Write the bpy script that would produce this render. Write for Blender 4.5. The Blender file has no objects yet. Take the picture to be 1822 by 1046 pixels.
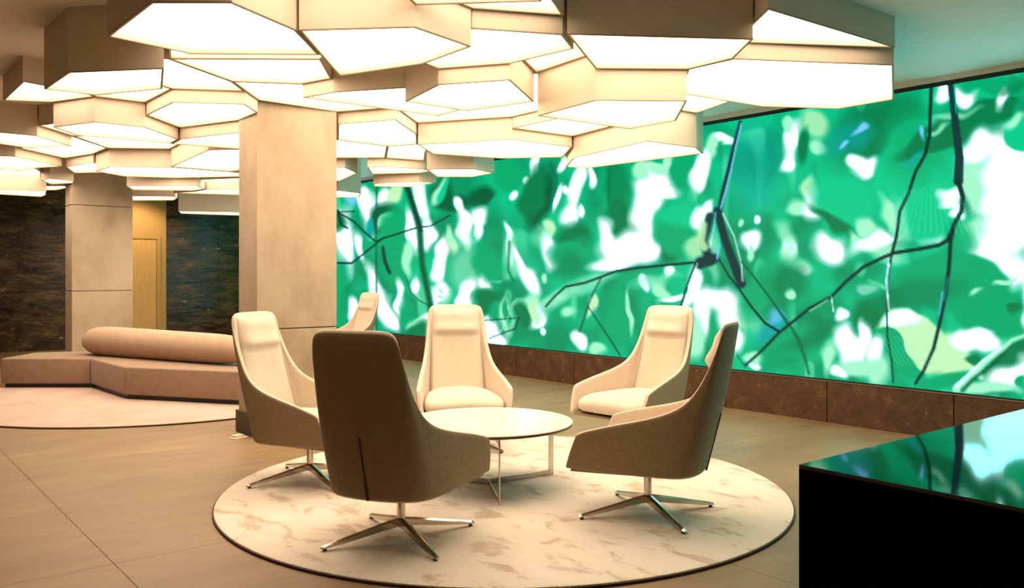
import bpy, bmesh, math, random
import numpy as np
from mathutils import Vector, Matrix

random.seed(7)
S = bpy.context.scene
C = S.collection
# ------------------------------------------------------------------ camera
F = 1521.0; CX = 911.0; HY = 486.0; H = 1.45
YAW = math.radians(38.85)
CA, SA = math.cos(YAW), math.sin(YAW)
cam_d = bpy.data.cameras.new('camera'); cam = bpy.data.objects.new('camera', cam_d); C.objects.link(cam)
cam.location = (0, 0, H); cam.rotation_euler = (math.pi / 2, 0, -YAW)
cam_d.sensor_width = 36; cam_d.lens = 36 * F / 1822; cam_d.shift_y = -37.0 / 1822; cam_d.clip_start = 0.05
S.camera = cam
# ------------------------------------------------------------------ world, exposure
w = bpy.data.worlds.new('world'); S.world = w; w.use_nodes = True
w.node_tree.nodes['Background'].inputs[0].default_value = (0.9, 0.75, 0.55, 1)
w.node_tree.nodes['Background'].inputs[1].default_value = 0.10
S.view_settings.view_transform = 'Standard'; S.view_settings.look = 'None'
S.view_settings.exposure = 0.0; S.view_settings.gamma = 1.0
S.view_settings.use_curve_mapping = False
LAMP_STRENGTH = 5.0
LAMP_COLOR = (1.0, 0.78, 0.55, 1)
SCREEN_STRENGTH = 1.0

def R(x, d):            # viewer-frame plan position (sideways, away) -> room X, Y
    return (x * CA + d * SA, -x * SA + d * CA)
def P(px, y, k):        # photo position at height H+k -> room X, Y
    d = k * F / (HY - y)
    return R((px - CX) / F * d, d)

# ------------------------------------------------------------------ material helpers
def mat(name, color, rough=0.6, metal=0.0, **kw):
    m = bpy.data.materials.new(name); m.use_nodes = True
    b = m.node_tree.nodes['Principled BSDF']
    b.inputs['Base Color'].default_value = (*color, 1)
    b.inputs['Roughness'].default_value = rough
    b.inputs['Metallic'].default_value = metal
    for k, v in kw.items():
        b.inputs[k].default_value = v
    return m
def nz(m, stops, scale=5, detail=6, rough=0.6, stretch=(1, 1, 1), coord='pos', bump=0, bscale=None, rr=None, distortion=0.0):
    """noise-driven colour ramp on base colour, optional bump and roughness range"""
    nt = m.node_tree; N = nt.nodes; L = nt.links; b = N['Principled BSDF']
    if coord == 'pos': src = N.new('ShaderNodeNewGeometry').outputs['Position']
    else: src = N.new('ShaderNodeTexCoord').outputs['Object']
    mp = N.new('ShaderNodeMapping'); mp.inputs['Scale'].default_value = stretch; L.new(src, mp.inputs['Vector'])
    n = N.new('ShaderNodeTexNoise'); n.inputs['Scale'].default_value = scale; n.inputs['Detail'].default_value = detail
    n.inputs['Roughness'].default_value = rough; n.inputs['Distortion'].default_value = distortion
    L.new(mp.outputs[0], n.inputs['Vector'])
    r = N.new('ShaderNodeValToRGB'); cr = r.color_ramp
    cr.elements[0].position = stops[0][0]; cr.elements[0].color = (*stops[0][1], 1)
    cr.elements[1].position = stops[-1][0]; cr.elements[1].color = (*stops[-1][1], 1)
    for p, c in stops[1:-1]:
        e = cr.elements.new(p); e.color = (*c, 1)
    L.new(n.outputs['Fac'], r.inputs['Fac']); L.new(r.outputs['Color'], b.inputs['Base Color'])
    if bump:
        n2 = N.new('ShaderNodeTexNoise'); n2.inputs['Scale'].default_value = bscale or scale * 4; n2.inputs['Detail'].default_value = 5
        L.new(mp.outputs[0], n2.inputs['Vector'])
        bp = N.new('ShaderNodeBump'); bp.inputs['Strength'].default_value = bump; bp.inputs['Distance'].default_value = 0.02
        L.new(n2.outputs['Fac'], bp.inputs['Height']); L.new(bp.outputs['Normal'], b.inputs['Normal'])
    if rr:
        mr = N.new('ShaderNodeMapRange'); mr.inputs['To Min'].default_value = rr[0]; mr.inputs['To Max'].default_value = rr[1]
        L.new(n.outputs['Fac'], mr.inputs['Value']); L.new(mr.outputs['Result'], b.inputs['Roughness'])
    return m
def weave(m, scale=260, strength=0.25):
    nt = m.node_tree; N = nt.nodes; L = nt.links; b = N['Principled BSDF']
    tc = N.new('ShaderNodeTexCoord'); n = N.new('ShaderNodeTexNoise'); n.inputs['Scale'].default_value = scale
    n.inputs['Detail'].default_value = 2; L.new(tc.outputs['Object'], n.inputs['Vector'])
    bp = N.new('ShaderNodeBump'); bp.inputs['Strength'].default_value = strength; bp.inputs['Distance'].default_value = 0.002
    L.new(n.outputs['Fac'], bp.inputs['Height']); L.new(bp.outputs['Normal'], b.inputs['Normal'])
    return m

def speckle(m, scale, lo, hi, color, stretch=(1, 1, 1), detail=4):
    """small flecks or pits of another colour, or painted glints"""
    nt = m.node_tree; N = nt.nodes; L = nt.links; b = N['Principled BSDF']
    src = b.inputs['Base Color'].links[0].from_socket
    g = N.new('ShaderNodeNewGeometry'); mp = N.new('ShaderNodeMapping'); mp.inputs['Scale'].default_value = stretch
    L.new(g.outputs['Position'], mp.inputs['Vector'])
    n = N.new('ShaderNodeTexNoise'); n.inputs['Scale'].default_value = scale; n.inputs['Detail'].default_value = detail; n.inputs['Roughness'].default_value = .7
    L.new(mp.outputs[0], n.inputs['Vector'])
    mr = N.new('ShaderNodeMapRange'); mr.inputs['From Min'].default_value = lo; mr.inputs['From Max'].default_value = hi
    L.new(n.outputs['Fac'], mr.inputs['Value'])
    mx = N.new('ShaderNodeMix'); mx.data_type = 'RGBA'; L.new(mr.outputs['Result'], mx.inputs[0]); L.new(src, mx.inputs[6])
    mx.inputs[7].default_value = (*color, 1); L.new(mx.outputs[2], b.inputs['Base Color'])
    return m

M = {}
M['tile'] = nz(mat('stone_tile', (0.3, 0.22, 0.14), 0.5), [(0.25, (0.16, 0.094, 0.043)), (0.45, (0.225, 0.138, 0.066)), (0.58, (0.265, 0.168, 0.083)), (0.78, (0.38, 0.26, 0.145))],
               scale=1.9, detail=10, rough=0.7, stretch=(0.6, 1.9, 1), bump=0.12, bscale=9, rr=(0.42, 0.62), distortion=0.6)
M['joint'] = mat('grout', (0.2, 0.14, 0.09), 0.9)
M['ceiling'] = nz(mat('ceiling_paint', (0.62, 0.6, 0.56), 0.85), [(0.3, (0.74, 0.72, 0.68)), (0.7, (0.8, 0.78, 0.74))], scale=1.2)
M['concrete'] = nz(mat('cast_concrete', (0.6, 0.5, 0.4), 0.8), [(0.2, (0.27, 0.19, 0.12)), (0.40, (0.42, 0.315, 0.22)), (0.56, (0.50, 0.385, 0.28)), (0.85, (0.60, 0.49, 0.38))],
                   scale=1.7, detail=9, rough=0.62, stretch=(1, 1, 0.6), bump=0.25, bscale=14)
M['concrete_dark'] = mat('column_core', (0.25, 0.19, 0.13), 0.9)
M['plinth'] = nz(mat('dark_plinth', (0.05, 0.028, 0.02), 0.5), [(0.3, (0.04, 0.02, 0.014)), (0.7, (0.07, 0.04, 0.028))], scale=8)
M['brown_stone'] = nz(mat('brown_stone', (0.12, 0.06, 0.03), 0.55), [(0.3, (0.045, 0.018, 0.007)), (0.52, (0.085, 0.038, 0.014)), (0.62, (0.13, 0.066, 0.026)), (0.72, (0.42, 0.28, 0.14))],
                      scale=7, detail=12, rough=0.75, bump=0.2, bscale=30)
M['dark_stone'] = nz(mat('polished_dark_stone', (0.02, 0.015, 0.012), 0.2), [(0.36, (0.010, 0.0035, 0.001)), (0.50, (0.06, 0.025, 0.008)), (0.63, (0.15, 0.075, 0.027)), (0.72, (0.5, 0.36, 0.2))],
                     scale=2.6, detail=13, rough=0.74, stretch=(0.7, 1, 2.0), bump=0.5, bscale=5, rr=(0.05, 0.35), distortion=0.4)
speckle(M['dark_stone'], 7, .63, .70, (.85, .75, .55), (.8, 1, 2.2), 8)  # pale flecks paint glints into the wall stone's colour
speckle(M['brown_stone'], 16, .66, .74, (.5, .34, .17), detail=6)
speckle(M['concrete'], 9, .70, .76, (.16, .10, .055), (1, 1, .8), 9)
speckle(M['tile'], 6, .68, .78, (.55, .42, .27), (.5, 1.6, 1), 8)
M['beige_wall'] = mat('beige_paint', (0.55, 0.33, 0.12), 0.7)
M['dim_wall'] = mat('dim_wall_paint', (0.16, 0.11, 0.07), 0.8)
M['door'] = nz(mat('oak_door', (0.5, 0.3, 0.12), 0.5), [(0.3, (0.70, 0.38, 0.12)), (0.7, (0.80, 0.47, 0.17))], scale=6, stretch=(6, 6, 0.4))
M['shade'] = nz(mat('cream_lamp_fabric', (0.80, 0.70, 0.56), 0.8), [(0.3, (0.68, 0.575, 0.46)), (0.7, (0.72, 0.615, 0.50))], scale=3)
M['rim'] = mat('lamp_rim', (0.34, 0.25, 0.16), 0.6)
M['frame_black'] = mat('black_frame', (0.006, 0.006, 0.006), 0.4)
M['frame_metal'] = mat('metal_strip', (0.35, 0.32, 0.28), 0.35, 0.9)
M['cream'] = weave(nz(mat('cream_upholstery', (0.72, 0.6, 0.45), 0.85, **{'Sheen Weight': 0.15}), [(0.3, (0.64, 0.53, 0.425)), (0.7, (0.70, 0.585, 0.475))], scale=30, coord='obj'))
M['taupe'] = weave(nz(mat('taupe_upholstery', (0.3, 0.24, 0.17), 0.85, **{'Sheen Weight': 0.1}), [(0.3, (0.255, 0.175, 0.093)), (0.7, (0.32, 0.225, 0.13))], scale=40, coord='obj'), 300, 0.4)
M['zip'] = mat('dark_zip', (0.012, 0.006, 0.004), 0.5)
M['chrome'] = mat('polished_chrome', (0.52, 0.45, 0.39), 0.14, 1.0)
M['rubber'] = mat('black_rubber', (0.01, 0.01, 0.01), 0.6)
M['rug'] = nz(mat('mottled_rug', (0.7, 0.58, 0.45), 0.95, **{'Sheen Weight': 0.3}),
              [(0.30, (0.50, 0.37, 0.26)), (0.40, (0.64, 0.51, 0.39)), (0.455, (0.82, 0.71, 0.60)), (0.8, (0.90, 0.80, 0.70))], scale=3.6, detail=6, rough=0.62, stretch=(1.5, 0.8, 1), bump=0.5, bscale=90, distortion=0.5)
M['rug_pink'] = nz(mat('blush_rug', (0.76, 0.58, 0.47), 0.95, **{'Sheen Weight': 0.3}), [(0.35, (0.58, 0.40, 0.33)), (0.6, (0.68, 0.50, 0.43))], scale=2.4, detail=7, bump=0.5, bscale=90)
M['rug_edge'] = mat('rug_binding', (0.07, 0.03, 0.018), 0.9)
M['tabletop'] = nz(mat('cream_tabletop', (0.85, 0.8, 0.66), 0.22), [(0.35, (0.80, 0.74, 0.6)), (0.65, (0.86, 0.81, 0.68))], scale=2)
M['table_edge'] = mat('table_edge', (0.03, 0.014, 0.008), 0.4)
M['sofa'] = weave(nz(mat('brown_sofa_fabric', (0.4, 0.27, 0.19), 0.9, **{'Sheen Weight': 0.2}), [(0.3, (0.29, 0.185, 0.12)), (0.7, (0.35, 0.23, 0.155))], scale=12), 200, 0.3)
M['bolster'] = weave(nz(mat('tan_bolster_fabric', (0.55, 0.38, 0.27), 0.9, **{'Sheen Weight': 0.2}), [(0.3, (0.47, 0.32, 0.22)), (0.7, (0.56, 0.39, 0.28))], scale=8), 200, 0.3)
M['desk_top'] = mat('black_mirror_stone', (0.004, 0.004, 0.004), 0.04, 0.0, **{'IOR': 2.6})
M['desk_side'] = mat('matt_black', (0.0025, 0.0025, 0.0025), 0.7, **{'Specular IOR Level': 0.12})
M['paper'] = mat('off_white_plastic', (0.8, 0.72, 0.55), 0.5)

def emis(name, color, strength):
    m = bpy.data.materials.new(name); m.use_nodes = True; nt = m.node_tree
    b = nt.nodes['Principled BSDF']; b.inputs['Base Color'].default_value = (0.8, 0.75, 0.65, 1)
    b.inputs['Emission Color'].default_value = color; b.inputs['Emission Strength'].default_value = strength
    return m
M['diffuser'] = emis('glowing_diffuser', LAMP_COLOR, LAMP_STRENGTH)

# ------------------------------------------------------------------ object helpers
def obj(name, bm, m, parent=None, smooth=False, loc=None):
    me = bpy.data.meshes.new(name)
    bmesh.ops.recalc_face_normals(bm, faces=bm.faces[:]); bm.to_mesh(me); bm.free()
    for x in (m if isinstance(m, (list, tuple)) else [m]): me.materials.append(x)
    if smooth:
        for p in me.polygons: p.use_smooth = True
    o = bpy.data.objects.new(name, me); C.objects.link(o)
    if parent: o.parent = parent
    if loc: o.location = loc
    return o
def thing(name, label, cat, loc=(0, 0, 0), rz=0, group=None):
    o = bpy.data.objects.new(name, None); C.objects.link(o); o.location = loc; o.rotation_euler = (0, 0, rz)
    o.empty_display_size = 0.1
    tag(o, label, cat, group); return o
def tag(o, label, cat, group=None, kind=None):
    o['label'] = label; o['category'] = cat
    if group: o['group'] = group
    if kind: o['kind'] = kind
    return o
def structure(o): o['kind'] = 'structure'; return o
def root_structure(name, loc=(0, 0, 0)):
    o = bpy.data.objects.new(name, None); C.objects.link(o); o.location = loc; o['kind'] = 'structure'; return o
def box(bm, x0, x1, y0, y1, z0, z1, bev=0):
    vs = [bm.verts.new((x, y, z)) for z in (z0, z1) for x, y in ((x0, y0), (x1, y0), (x1, y1), (x0, y1))]
    fs = [bm.faces.new([vs[i] for i in f]) for f in ((3, 2, 1, 0), (4, 5, 6, 7), (0, 1, 5, 4), (1, 2, 6, 5), (2, 3, 7, 6), (3, 0, 4, 7))]
    if bev:
        es = list({e for f in fs for e in f.edges}); bmesh.ops.bevel(bm, geom=es, offset=bev, segments=2, affect='EDGES', profile=0.5)
def boxbm(*a, **k):
    bm = bmesh.new(); box(bm, *a, **k); return bm
def cyl(bm, p0, p1, r0, r1=None, n=20):
    r1 = r0 if r1 is None else r1
    p0, p1 = Vector(p0), Vector(p1); ax = (p1 - p0).normalized()
    u = ax.orthogonal().normalized(); v = ax.cross(u)
    a = [bm.verts.new(p0 + (u * math.cos(t) + v * math.sin(t)) * r0) for t in [2 * math.pi * i / n for i in range(n)]]
    b = [bm.verts.new(p1 + (u * math.cos(t) + v * math.sin(t)) * r1) for t in [2 * math.pi * i / n for i in range(n)]]
    for i in range(n): bm.faces.new((a[i], a[(i + 1) % n], b[(i + 1) % n], b[i]))
    bm.faces.new(a[::-1]); bm.faces.new(b)
def prism(bm, pts, z0, z1, mi=0):
    a = [bm.verts.new((x, y, z0)) for x, y in pts]; b = [bm.verts.new((x, y, z1)) for x, y in pts]
    n = len(pts)
    for i in range(n): bm.faces.new((a[i], a[(i + 1) % n], b[(i + 1) % n], b[i]))
    bm.faces.new(a[::-1]); bm.faces.new(b)
def lathe(bm, prof, n=96):
    rings = []
    for r, z in prof:
        rings.append([bm.verts.new((r * math.cos(2 * math.pi * i / n), r * math.sin(2 * math.pi * i / n), z)) for i in range(n)])
    for a, b in zip(rings, rings[1:]):
        for i in range(n): bm.faces.new((a[i], a[(i + 1) % n], b[(i + 1) % n], b[i]))
    bm.faces.new(rings[0][::-1]); bm.faces.new(rings[-1])
def area2(p): return sum(p[i][0] * p[(i + 1) % len(p)][1] - p[(i + 1) % len(p)][0] * p[i][1] for i in range(len(p)))
def inset(p, t):
    n = len(p); out = []
    for i in range(n):
        a, b, c = Vector(p[i - 1]), Vector(p[i]), Vector(p[(i + 1) % n])
        d1 = (b - a).normalized(); d2 = (c - b).normalized()
        n1 = Vector((-d1.y, d1.x)); n2 = Vector((-d2.y, d2.x))
        m = n1 + n2; q = m.dot(m)
        s = t * 2 / max(q, 0.7)
        out.append(tuple(b + m * s))
    return out
def sellip(bm, sx, sy, sz, ex, ez, nu=40, nv=20, fn=None):
    """superellipsoid; ex plan exponent, ez vertical exponent"""
    pw = lambda c, e: math.copysign(abs(c) ** e, c)
    rows = []
    for j in range(nv + 1):
        ph = -math.pi / 2 + math.pi * j / nv
        row = []
        for i in range(nu):
            th = 2 * math.pi * i / nu
            p = Vector((sx * pw(math.cos(ph), ez) * pw(math.cos(th), ex), sy * pw(math.cos(ph), ez) * pw(math.sin(th), ex), sz * pw(math.sin(ph), ez)))
            if fn: p = fn(p)
            row.append(bm.verts.new(p))
        rows.append(row)
    for a, b in zip(rows, rows[1:]):
        for i in range(nu): bm.faces.new((a[i], a[(i + 1) % nu], b[(i + 1) % nu], b[i]))
    bmesh.ops.remove_doubles(bm, verts=bm.verts[:], dist=1e-5)

# ------------------------------------------------------------------ the setting
X0, X1, Y0, Y1, HC = -3.0, 7.61, -4.0, 18.0, 3.17
fl = structure(obj('floor', boxbm(X0 - .3, X1 + .5, Y0 - .3, Y1 + .5, -0.12, -0.004), M['joint']))
structure(obj('ceiling', boxbm(X0 - .3, X1 + .5, Y0 - .3, Y1 + .5, HC, HC + .12), M['ceiling']))
# large floor tiles, own edges, recessed joints
TS = 2.4; gap = 0.0012
def cuts(a, b, ref):
    k = math.ceil((a - ref) / TS); xs = [a]
    while ref + k * TS < b:
        if ref + k * TS > a + 0.02: xs.append(ref + k * TS)
        k += 1
    return xs + [b]
cache = {}
xs, ys = cuts(X0, X1, 1.13), cuts(Y0, Y1, 4.57)
TS = 1.2      # the stone upstand has half-size panels
for i in range(len(xs) - 1):
    for j in range(len(ys) - 1):
        wx, wy = round(xs[i + 1] - xs[i], 3), round(ys[j + 1] - ys[j], 3)
        if (wx, wy) not in cache:
            bm = bmesh.new(); box(bm, -wx / 2 + gap, wx / 2 - gap, -wy / 2 + gap, wy / 2 - gap, -0.01, 0, 0.0012)
            o = obj('floor_tile', bm, M['tile'], fl); cache[(wx, wy)] = o
        else:
            o = cache[(wx, wy)].copy(); C.objects.link(o)
        o.location = ((xs[i] + xs[i + 1]) / 2, (ys[j] + ys[j + 1]) / 2, 0)
# walls
structure(obj('wall_left', boxbm(X0 - .3, X0, Y0, Y1, 0, HC), M['dim_wall']))
structure(obj('wall_front', boxbm(X0 - .3, X1 + .3, Y0 - .3, Y0, 0, HC), M['dim_wall']))
structure(obj('trim_1', boxbm(X1 - .002, X1 + .08, Y0, Y1, 3.126, HC), M['ceiling']))
structure(obj('wall_right', boxbm(X1 + .08, X1 + .4, Y0, Y1, 0, HC), M['dim_wall']))
wb = structure(obj('wall_back', boxbm(X0 - .3, 3.95, Y1 + .03, Y1 + .4, 0, HC), M['joint']))
wb2 = boxbm(5.44, X1 + .4, Y1 + .03, Y1 + .4, 0, HC); obj('wall_core', wb2, M['joint'], wb)
obj('painted_section', boxbm(3.95, 5.44, Y1 - .01, Y1 + .3, 0, HC), M['beige_wall'], wb)
def stone_course(x0, x1):
    z0 = 0.0
    for z1 in (0.57, 1.25, 1.93, 2.61, HC):
        x = x1
        while x > x0 + .05:
            xa = max(x0, x - 1.15)
            bm = bmesh.new(); box(bm, xa + .002, x - .002, Y1 + random.uniform(-.006, .0), Y1 + .03, z0 + .002, z1 - .002, 0.0015)
            obj('stone_panel', bm, M['dark_stone'], wb)
            x = xa
        z0 = z1
stone_course(X0, 3.95); stone_course(5.44, X1 + .05)
# door in the painted section
dr = root_structure('door_1', (4.8, Y1 - .01, 0))
obj('door_leaf', boxbm(-.44, .44, -.012, 0, 0.01, 2.13, bev=.002), M['door'], dr)
bm = bmesh.new(); box(bm, -.53, -.45, -.03, 0, 0, 2.20); box(bm, .45, .53, -.03, 0, 0, 2.20); box(bm, -.45, .45, -.03, 0, 2.14, 2.20)
obj('door_frame', bm, M['beige_wall'], dr)
bm = bmesh.new(); cyl(bm, (-.36, -.012, 1.02), (-.36, -.06, 1.02), .012); cyl(bm, (-.36, -.055, 1.02), (-.25, -.055, 1.02), .009)
obj('door_handle', bm, M['chrome'], dr)
# brown stone upstand under the screen, in panels
bb = root_structure('baseboard_right', (X1, 0, 0))
obj('backing', boxbm(.03, .08, Y0, Y1, 0, .405), M['joint'], bb)
y = 4.56 + TS * 11; first = None
while y > Y0 + .3:
    ya, yb = y - TS, min(y, Y1)
    if yb - ya > .2:
        bm = bmesh.new(); box(bm, 0, .03, max(ya, Y0) + .004, yb - .004, 0.0, .395, .002)
        obj('stone_panel', bm, M['brown_stone'], bb)
    y -= TS
# ------------------------------------------------------------------ columns
def column(x, d, wid, dep, joints, name_label):
    X, Y = R(x, d)
    r = root_structure('column', (X, Y, 0)); r['label'] = name_label
    zs = [0.0] + joints + [HC]
    obj('column_core', boxbm(.015, wid - .015, .015, dep - .015, 0, HC), M['concrete_dark'], r)
    for a, b in zip(zs, zs[1:]):
        bm = bmesh.new(); box(bm, 0, wid, 0, dep, a + (.005 if a else 0), b - (.005 if b < HC else 0), .006)
        obj('concrete_block', bm, M['concrete'], r)
    obj('plinth', boxbm(-.022, wid + .022, -.022, dep + .022, 0, .2, bev=.003), M['plinth'], r)
    return r
column(-2.245, 7.52, .775, .42, [.95, 3.05], 'concrete column behind the armchairs, rising to the lamp canopy')
column(-6.36, 12.35, .835, .42, [1.19, 2.44], 'concrete column behind the brown sofa')

# ------------------------------------------------------------------ LED video wall
exec_screen = True
SB, ST = 0.42, 3.088
def screen():
    def px2y(px):           # photo column -> Y along the wall
        t = (px - CX) / F
        d = X1 / (SA + CA * t)
        return d * (CA - SA * t)
    pxs = list(np.arange(476, 1824, 2.2))
    cols = [(px2y(p), p) for p in pxs]
    # beyond the picture the foliage goes on (mirrored order)
    yl = cols[-1][0]; n = 0; YEND = -1.2
    while yl > YEND:
        yl -= 0.02; n += 1
        cols.append((yl, 1822 - n * 3.4))
    cols = [c for c in cols if c[0] < Y1 - .02]
    Y = np.array([c[0] for c in cols]); PX = np.array([c[1] for c in cols]); real = np.array([i < len(pxs) for i in range(len(cols))])
    nr = 200
    Z = np.linspace(SB, ST, nr)
    px = np.repeat(PX[:, None], nr, 1)
    tt = (px - CX) / F; dd = X1 / (SA + CA * tt)
    v = (ST - Z) / (ST - SB)
    y = HY - (Z[None, :] - H) * F / dd
    rng = np.random.RandomState(3)
    def vnoise(x, yy, seed):
        r = np.random.RandomState(seed); g = r.rand(64, 64)
        xi = np.floor(x).astype(int); yi = np.floor(yy).astype(int); fx = x - xi; fy = yy - yi
        fx = fx * fx * (3 - 2 * fx); fy = fy * fy * (3 - 2 * fy)
        a = g[xi % 64, yi % 64]; b = g[(xi + 1) % 64, yi % 64]; c = g[xi % 64, (yi + 1) % 64]; e = g[(xi + 1) % 64, (yi + 1) % 64]
        return (a * (1 - fx) + b * fx) * (1 - fy) + (c * (1 - fx) + e * fx) * fy
    n1 = vnoise(px / 55, y / 70, 1) * .6 + vnoise(px / 22, y / 30, 2) * .4
    G0 = np.array([0, 150, 100.]); G1 = np.array([10, 195, 135.]); 
    k = np.clip((n1 - .3) / .4, 0, 1)[..., None]
    col = G0 * (1 - k) + G1 * k
    n2 = vnoise(px / 30 + 9, y / 60 + 3, 5)
    k = np.clip((n2 - .74) / .12, 0, 1)[..., None] * .55
    col = col * (1 - k) + np.array([130, 245, 190.]) * k
    # slight edge wobble so that shapes are not perfect ellipses
    wx = (vnoise(px / 26, y / 26, 11) - .5) * 16; wy = (vnoise(px / 26, y / 26, 12) - .5) * 16
    pal = {'w': (238, 255, 250), 'm': (165, 250, 205), 'g': (0, 172, 112), 'G': (0, 205, 140), 'd': (0, 128, 78), 'D': (0, 98, 62), 'k': (4, 52, 48),
           't': (0, 170, 165), 'b': (120, 205, 255), 'y': (196, 250, 190), 'n': (22, 60, 62)}
    def blob(x, yy, rx, ry, c, rot=0, soft=.27, a=1.0):
        nonlocal col
        t = math.radians(rot); X = px + wx - x; YY = y + wy - yy
        u = (X * math.cos(t) + YY * math.sin(t)) / rx; q = (-X * math.sin(t) + YY * math.cos(t)) / ry
        r = np.sqrt(u * u + q * q)
        k = (np.clip((1 + soft - r) / (2 * soft), 0, 1) * a)[..., None]
        col = col * (1 - k) + np.array(pal[c], float) * k
    def line(pts, w0, w1, c, soft=1.2, a=1.0):
        nonlocal col
        n = len(pts) - 1
        best = np.full(px.shape, 1e9)
        for i in range(n):
            (xa, ya), (xb, yb) = pts[i], pts[i + 1]
            dx, dy = xb - xa, yb - ya; L2 = dx * dx + dy * dy
            t = np.clip(((px - xa) * dx + (y - ya) * dy) / L2, 0, 1)
            dist = np.hypot(px - xa - t * dx, y - ya - t * dy)
            wdt = (w0 + (w1 - w0) * (i + t) / n) * .88
            best = np.minimum(best, dist - wdt / 2)
        k = (np.clip((soft - best) / (2 * soft), 0, 1) * a)[..., None]
        col = col * (1 - k) + np.array(pal[c], float) * k
    for b in SCREEN_BLOBS: blob(*b)
    for l in SCREEN_LINES: line(*l)
    lin = (np.clip(col, 0, 255) / 255.0) ** 2.2
    lum = lin.mean(-1); ex = np.clip((lum - .72) / .2, 0, 1)[..., None]
    lin = lin * (1 - ex) + lin * np.array([1.3, 4.2, 4.6]) * ex      # blown-out highlights of the picture
    nc = len(cols)
    verts = np.zeros((nc, nr, 3)); verts[..., 0] = X1 + .012; verts[..., 1] = Y[:, None]; verts[..., 2] = Z[None, :]
    idx = np.arange(nc * nr).reshape(nc, nr)
    quads = np.stack([idx[:-1, :-1], idx[1:, :-1], idx[1:, 1:], idx[:-1, 1:]], -1).reshape(-1, 4)[:, ::-1]
    me = bpy.data.meshes.new('display')
    me.vertices.add(nc * nr); me.vertices.foreach_set('co', verts.reshape(-1).astype(np.float32))
    me.loops.add(quads.size); me.loops.foreach_set('vertex_index', quads.reshape(-1).astype(np.int32))
    me.polygons.add(len(quads)); me.polygons.foreach_set('loop_start', np.arange(0, quads.size, 4, dtype=np.int32))
    me.update(); me.validate()
    at = me.color_attributes.new('picture', 'FLOAT_COLOR', 'POINT')
    rgba = np.ones((nc * nr, 4), np.float32); rgba[:, :3] = lin.reshape(-1, 3); at.data.foreach_set('color', rgba.reshape(-1))
    m = bpy.data.materials.new('led_picture'); m.use_nodes = True; nt = m.node_tree; b = nt.nodes['Principled BSDF']
    b.inputs['Base Color'].default_value = (.01, .01, .01, 1); b.inputs['Roughness'].default_value = .6; b.inputs['Specular IOR Level'].default_value = 0.05
    a = nt.nodes.new('ShaderNodeAttribute'); a.attribute_name = 'picture'
    nt.links.new(a.outputs['Color'], b.inputs['Emission Color']); b.inputs['Emission Strength'].default_value = SCREEN_STRENGTH
    me.materials.append(m)
    t = thing('video_wall', 'long wall-sized LED screen showing blurred green leaves and thin branches', 'screen', (0, 0, 0))
    o = bpy.data.objects.new('display', me); C.objects.link(o); o.parent = t
    obj('cabinet', boxbm(X1 + .014, X1 + .078, YEND, Y1 - .02, SB, ST), M['frame_black'], t)
    bm = bmesh.new(); box(bm, X1, X1 + .078, YEND, Y1 - .02, ST, 3.125); box(bm, X1, X1 + .078, YEND - .05, YEND, SB, HC - .002)
    obj('frame', bm, M['frame_black'], t)
    obj('bottom_frame', boxbm(X1, X1 + .078, YEND - .05, Y1 - .02, .405, SB), M['frame_black'], t)
    obj('metal_strip', boxbm(X1 - .006, X1, YEND - .05, Y1 - .02, .398, .407), M['frame_metal'], t)
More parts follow.
